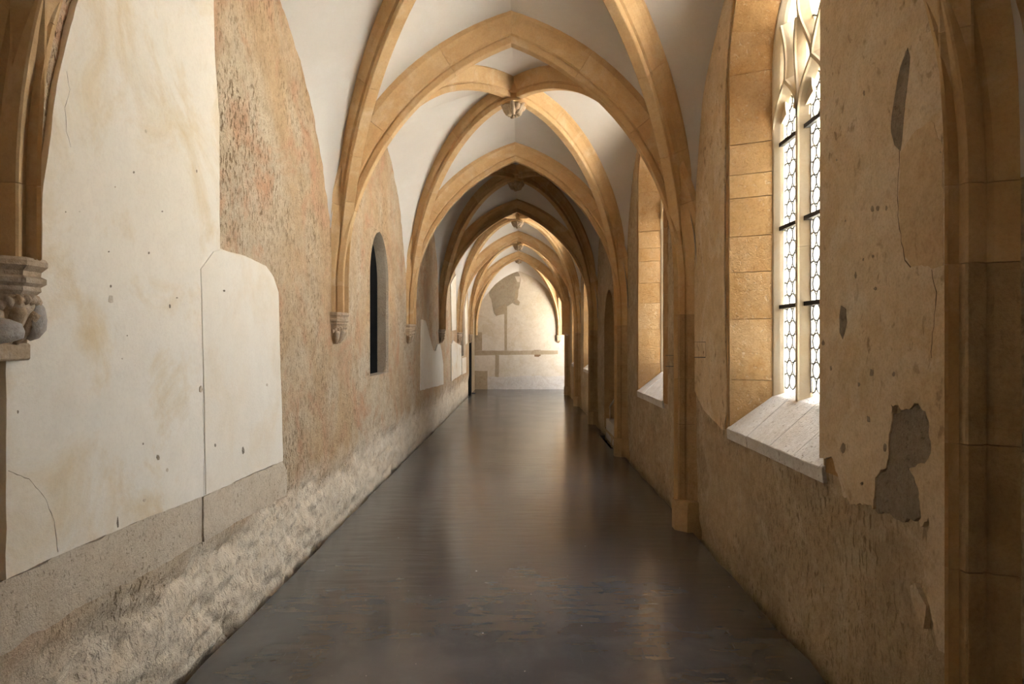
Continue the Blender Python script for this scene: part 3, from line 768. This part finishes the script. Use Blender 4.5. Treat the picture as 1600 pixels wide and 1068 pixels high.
# ------------------------------------------------------------------ engaged piers on the right wall
def pier():
    t = empty('engaged_pier'); zs = [0.0, 0.26]; rnd = random.Random(9)
    cuts = [0.26, 0.93, 1.33, EYE + 0.25]
    for a, b in zip(cuts[:-1], cuts[1:]):
        P = [(SR + r, w) for w, r in PROFILE]
        g = 0.0018
        v, f = loft([[(x, y, a + g) for x, y in P], [(x, y, b - g) for x, y in P]]); fix(obj('shaft_block', v, f, M['pier'], t).data)
    P0 = [(SR - 0.04, -0.055), (SR - 0.04, 0.055), (SR + 0.05, 0.145), (SR + 0.3, 0.145), (SR + 0.3, -0.145), (SR + 0.05, -0.145)]
    P1 = [(SR - 0.034, -0.05), (SR - 0.034, 0.05), (SR + 0.06, 0.135), (SR + 0.3, 0.135), (SR + 0.3, -0.135), (SR + 0.06, -0.135)]
    v, f = loft([[(x, y, -0.06) for x, y in P0], [(x, y, 0.19) for x, y in P0], [(x, y, 0.258) for x, y in P1]]); fix(obj('base_block', v, f, M['pier'], t).data)
    return t
p0 = pier()
plab = ['engaged stone pier at the right edge of the frame', 'engaged stone pier between the two nearest right windows', 'engaged stone pier before the pointed doorway', 'engaged stone pier just beyond the pointed doorway', 'slim far pier between the two distant right windows', 'last right pier at the corner of the wing']
for i in range(6):
    o = p0 if i == 0 else copy_tree(p0)
    o.location = (0, 2.18 + BAY * i, 0); tag(o, plab[i], 'pier', 'engaged piers on the right wall')

# ------------------------------------------------------------------ windows on the right
FX = 1.79                       # plane where the stone frame begins
IW = 0.64                       # half width there
SILL0, SILL1, SILLG = EYE - 0.63, EYE - 0.378, EYE - 0.317
HEAD = EYE + 1.46               # springing of the light heads
MUL = 0.215                     # mullion centres
NOSE = [(-0.080, 0.075), (-0.070, 0.060), (-0.050, 0.040), (-0.022, 0.012), (-0.016, 0.0), (0.016, 0.0), (0.022, 0.012), (0.050, 0.040), (0.070, 0.060), (0.080, 0.075), (0.080, 0.10), (-0.080, 0.10)]
def sweep2(path, prof, x0, scale=1.0):
    """sweep a moulding along a path in the window plane; local y,z; depth along +x"""
    P = [Vector(p) for p in path]; rings = []
    for i, p in enumerate(P):
        a = P[max(0, i - 1)]; b = P[min(len(P) - 1, i + 1)]; t = (b - a).normalized(); nrm = Vector((-t.y, t.x))
        rings.append([(x0 + d, p.x + nrm.x * w * scale, p.y + nrm.y * w * scale) for w, d in prof])
    return loft(rings)
def bez(p0, p1, p2, p3, n=14):
    out = []
    for i in range(n + 1):
        t = i / n; s = 1 - t
        out.append(tuple(s ** 3 * a + 3 * s * s * t * b + 3 * s * t * t * c + t ** 3 * d for a, b, c, d in zip(p0, p1, p2, p3)))
    return out
def torus_pts(cy, cz, r, n=14): return [(0, cy + r * math.cos(2 * PI * k / n), cz + r * math.sin(2 * PI * k / n)) for k in range(n)]
inner = Opening(0, IW, SILL1, EYE + 1.95, -0.03)
outer = Opening(0, 0.78, SILL0, EYE + 1.95, -0.03)
def window(detail):
    w = empty('window_1')
    # ashlar reveal, block by block
    levels = [SILL0 - 0.02, EYE - 0.27, EYE + 0.17, EYE + 0.51, EYE + 0.77, EYE + 1.05, EYE + 1.22, EYE + 1.44, EYE + 1.95]
    for sgn in (-1, 1):
        for i, (a, b) in enumerate(zip(levels[:-1], levels[1:])):
            g = 0.0025; off = random.Random(i + 3 * sgn).uniform(-0.003, 0.003)
            q0 = [(XR + 0.002, sgn * (0.78 + off)), (FX, sgn * (IW + off)), (FX + 0.06, sgn * (IW + 0.25)), (XR + 0.012, sgn * 0.95)]
            v, f = loft([[(x, y, a + g) for x, y in q0], [(x, y, b - g) for x, y in q0]])
            me = fix(mesh('jamb_block', v, f)); link('jamb_block', me, M['ashlar'], w)
    co, ci = outer.contour(12)[1:-1], inner.contour(12)[1:-1]; N = len(co) - 1
    for i in range(0, N, 3):
        rings = []
        for j in range(i, i + 4):
            (uo, zo), (ui, zi) = co[j], ci[j]; c = math.hypot(uo, zo - outer.zs) or 1; dx, dz = uo / c, (zo - outer.zs) / c
            rings.append([(XR + 0.002, uo, zo), (FX, ui, zi), (FX + 0.06, ui + 0.25 * dx, zi + 0.25 * dz), (XR + 0.012, uo + 0.14 * dx, zo + 0.14 * dz)])
        v, f = loft(rings); link('arch_block', fix(mesh('arch_block', v, f)), M['ashlar'], w)
    # sill slabs
    ys = [-0.80, -0.42, -0.06, 0.36, 0.80]
    for a, b in zip(ys[:-1], ys[1:]):
        g = 0.003; k = random.Random(int(a * 100)).uniform(-0.004, 0.004)
        sc = IW / 0.78
        prof = [(XR - 0.014 + k, SILL0 + 0.0), (FX, SILL1), (GLX + 0.12, SILLG + 0.03), (GLX + 0.12, SILL0 - 0.07), (XR - 0.010 + k, SILL0 - 0.075)]
        rings = []
        for y in (a + g, b - g):
            rings.append([(x, y, z) for x, z in prof])
        v, f = loft(rings); me = bevelled(fix(mesh('sill_slab', v, f)), 0.004); link('sill_slab', me, M['sill'], w)
    # stone frame: chamfered border following the inner opening
    cc = [(u * (IW - 0.015) / IW, z) for u, z in inner.contour(14)]
    prof = [(0.035, -0.01), (0.0, 0.0), (-0.035, 0.030), (-0.052, 0.050), (-0.056, 0.075), (-0.056, 0.12), (0.05, 0.12)]
    cc2 = [(cc[0][0], SILL0)] + cc[1:-1] + [(cc[-1][0], SILL0)]
    v, f = sweep2(cc2, [(-p, d) for p, d in prof][::-1], FX)
    link('stone_frame', fix(mesh('stone_frame', v, f)), M['tracery'], w)
    # mullions in two stones each
    for sgn in (-1, 1):
        for a, b in ((SILL0 + 0.05, EYE + 0.62), (EYE + 0.62, HEAD)):
            v, f = sweep2([(sgn * MUL, a + 0.001), (sgn * MUL, b - 0.001)], NOSE, FX - 0.005)
            link('mullion', fix(mesh('mullion', v, f)), M['tracery'], w)
    # tracery: pointed light heads, daggers and a top eye
    cents = [-2 * MUL + 0.0, 0.0, 2 * MUL]; hw = MUL
    bars = []
    for c in cents:
        for s in (-1, 1):
            bars.append(bez((c + s * hw, HEAD), (c + s * hw, HEAD + 0.17), (c + s * 0.10, HEAD + 0.24), (c, HEAD + 0.32)))
    for s in (-1, 1):           # flowing bars that swing from the side heads to the crown
        bars.append(bez((s * 2 * MUL, HEAD + 0.32), (s * 2 * MUL - s * 0.02, HEAD + 0.44), (s * 0.40, HEAD + 0.52), (s * 0.50, HEAD + 0.72)))
        bars.append(bez((0, HEAD + 0.32), (s * 0.02, HEAD + 0.48), (s * 0.24, HEAD + 0.60), (s * 0.21, HEAD + 0.80)))
        bars.append(bez((s * 0.21, HEAD + 0.80), (s * 0.18, HEAD + 0.95), (s * 0.06, HEAD + 1.0), (0, HEAD + 1.15)))
        bars.append(bez((s * MUL, HEAD + 0.02), (s * MUL, HEAD + 0.30), (s * 0.30, HEAD + 0.45), (s * 0.235, HEAD + 0.66)))
    for pth in bars:
        v, f = sweep2(pth, NOSE, FX - 0.005, 0.72); link('tracery_bar', fix(mesh('tracery_bar', v, f)), M['tracery'], w)
    for c in cents:             # cusps of the trefoil heads
        for s in (-1, 1):
            tri = [(c + s * (hw - 0.03), HEAD + 0.06), (c + s * 0.055, HEAD + 0.115), (c + s * 0.075, HEAD + 0.16), (c + s * 0.08, HEAD + 0.24), (c + s * 0.14, HEAD + 0.22), (c + s * (hw - 0.02), HEAD + 0.14)]
            o = plate('cusp', tri, 'x', FX + 0.035, FX + 0.085, M['tracery'], w)
    # glazing: leaded roundels, iron saddle bars
    R0 = 0.052; DX = 0.106; DZ = 0.0915
    lights = [(c, (MUL - 0.072) if c == 0 else None) for c in cents]
    ring_me = None
    for c in cents:
        y0, y1 = (c - 0.145, c + 0.145)
        if c < 0: y0 = -IW + 0.06
        if c > 0: y1 = IW - 0.06
        came = []; cz = SILLG + 0.05; r = 0
        spots = []
        while cz < HEAD + 0.26:
            y = y0 + 0.05 + (DX / 2 if r % 2 else 0)
            while y < y1 + 0.01:
                if abs(y - c) < 0.17 - max(0, cz - HEAD) * 0.4: spots.append((y, cz))
                y += DX
            cz += DZ; r += 1
        if not detail: spots = spots[::1]
        for (y, z) in spots:
            came.append(tube([(GLX, p[1], p[2]) for p in torus_pts(y, z, R0, 12 if detail else 8)], 0.0052, 4, True))
        for yy in (y0 + 0.004, y1 - 0.004): came.append(box(GLX - 0.004, GLX + 0.004, yy - 0.005, yy + 0.005, SILLG, HEAD + 0.05))
        v, f = join(came); g = link('leaded_light', mesh('leaded_light', v, f), M['lead'], w)
        if detail:
            if ring_me is None:
                n = 12; V = [(0, R0 * math.cos(2 * PI * k / n), R0 * math.sin(2 * PI * k / n)) for k in range(n)] + [(0.006, 0, 0)]
                ring_me = mesh('pane', V, [(k, (k + 1) % n, n) for k in range(n)]); ring_me.materials.append(M['glass'])
            for (y, z) in spots: link('pane', ring_me, None, g, (GLX, y, z))
        for zb in (EYE + 0.25, EYE + 0.80, EYE + 1.39):
            v, f = box(GLX - 0.035, GLX - 0.008, y0 - 0.03, y1 + 0.03, zb - 0.014, zb + 0.014)
            link('saddle_bar', mesh('saddle_bar', v, f), M['iron'], w)
    V = [(GLX + 0.012, u * 0.97, z) for u, z in inner.contour(10)]
    link('clear_sheet', mesh('clear_sheet', V, [tuple(range(len(V)))]), M['glass'], w)
    # leading of the tracery lights
    tl = [bez((s * 0.36, HEAD + 0.36), (s * 0.30, HEAD + 0.5), (s * 0.42, HEAD + 0.6), (s * 0.33, HEAD + 0.85), 8) for s in (-1, 1)] + [[(-0.12, HEAD + 0.62), (0.0, HEAD + 0.56), (0.12, HEAD + 0.62)], [(-0.15, HEAD + 0.74), (0.15, HEAD + 0.74)], [(0, HEAD + 0.45), (0, HEAD + 1.0)], [(-0.45, HEAD + 0.52), (-0.25, HEAD + 0.56)], [(0.25, HEAD + 0.56), (0.45, HEAD + 0.52)]]
    parts = [tube([(GLX, y, z) for y, z in p], 0.006, 4) for p in tl]
    v, f = join(parts); link('tracery_leading', mesh('tracery_leading', v, f), M['lead'], w)
    # outer reveal
    og = Opening(0, 0.70, EYE - 0.42, EYE + 1.95, -0.03); a = inner.contour(12); b = og.contour(12); n = len(a)
    V = [(FX + 0.05, u, z) for u, z in a] + [(XOUT, u, z) for u, z in b]
    link('outer_reveal', mesh('outer_reveal', V, [(i, i + 1, n + i + 1, n + i) for i in range(n - 1)] + [(n - 1, 0, n, 2 * n - 1)]), M['tracery'], w)
    a = [(u * 1.02, z + 0.01) for u, z in outer.contour(12)]; b = [(u * 1.03, z + 0.01) for u, z in inner.contour(12)]
    V = [(XR, u, z) for u, z in a] + [(FX + 0.07, u, z) for u, z in b]
    link('reveal_bed', mesh('reveal_bed', V, [(i, i + 1, n + i + 1, n + i) for i in range(n - 1)]), M['ashlar'], w)
    return w
wlab = {0: 'tall traceried stone window with leaded roundels, nearest on the right', 1: 'second right window, seen as ashlar reveal and bright sill', 3: 'third right window, beyond the pointed doorway', 4: 'farthest right window, before the corner', -2: 'added traceried window behind the viewpoint, brightening the near pier'}
w1 = window(True); w1.location = (0, R_OPS[0].c, 0); tag(w1, wlab[0], kind='structure')
w2 = window(False)
for i, b in enumerate([1, 3, 4, -2]):  # the last one is added, out of view, to brighten the near pier
    o = w2 if i == 0 else copy_tree(w2)
    o.name = 'window_%d' % (i + 2); o.location = (0, R_OPS[b].c, 0); tag(o, wlab[b], kind='structure')

# ------------------------------------------------------------------ doorway in the right wall
d2 = empty('door_2', (0, R_OPS[2].c, 0)); tag(d2, 'pointed stone doorway with a raised step in the right wall', kind='structure')
op = Opening(0, 0.66, 0.10, EYE + 0.22, 0.05); c = op.contour(12); n = len(c)
V = [(XR + 0.001, u, z) for u, z in c] + [(1.70, u * 0.92, z) for u, z in c] + [(2.10, u * 0.92, z) for u, z in c]
Fc = [(k * n + i, k * n + i + 1, (k + 1) * n + i + 1, (k + 1) * n + i) for k in (0, 1) for i in range(n - 1)]
obj('stone_reveal', V, Fc, M['pier'], d2)
for z0, z1, x in ((-0.1, 0.26, XR + 0.03), (0.26, 0.42, 1.80)):
    v, f = box(x, 2.10, -0.64, 0.64, z0, z1); link('step', bevelled(mesh('step', v, f), 0.008), M['sill'], d2)
for i in range(6):
    v, f = box(2.06, 2.10, -0.62 + i * 0.207 + 0.003, -0.62 + (i + 1) * 0.207 - 0.003, 0.40, 2.55); obj('plank', v, f, M['wood'], d2)
hr = empty('handrail', (1.60, 12.1, 0.26)); tag(hr, 'slim pale handrail sloping inside the pointed doorway', 'handrail')
v, f = tube([(0.0, 0.30, 0.22), (0.03, -0.55, 0.52)], 0.016, 8); obj('rail', v, f, M['rail'], hr, True)
for q in ((0.0, 0.26, 0.0, 0.23), (0.03, -0.5, 0.0, 0.50)):
    v, f = tube([(q[0], q[1], q[2]), (q[0], q[1], q[3])], 0.012, 8); obj('post', v, f, M['rail'], hr, True)

# ------------------------------------------------------------------ niches on the left wall
for i, (b, lab) in enumerate(((1, 'pointed niche in the left wall, its unlit depth painted black'), (4, 'narrow far niche in the left wall near the door'))):
    o = L_OPS[b]; w = empty('window_%d' % (6 + i), (0, 0, 0)); tag(w, lab, kind='structure')
    c = o.contour(12); n = len(c)
    V = [(XL - 0.001, o.c + u, z) for u, z in c] + [(XL - 0.03, o.c + u * 0.985, z) for u, z in c] + [(XL - 0.14, o.c + u * 0.985, z) for u, z in c]
    Fc = [(k * n + j, k * n + (j + 1) % n, (k + 1) * n + (j + 1) % n, (k + 1) * n + j) for k in (0, 1) for j in range(n)]
    obj('plastered_reveal', V, Fc, M['band'], w)
    v, f = box(XL - 0.17, XL - 0.138, o.c - 0.6, o.c + 0.6, o.zb - 0.1, o.zt + 0.1); obj('unlit_depth_sheet', v, f, M['black'], w)  # black sheet stands in for the unlit depth
    V = [(XL + 0.004, o.c + u * 1.0, z) for u, z in c]
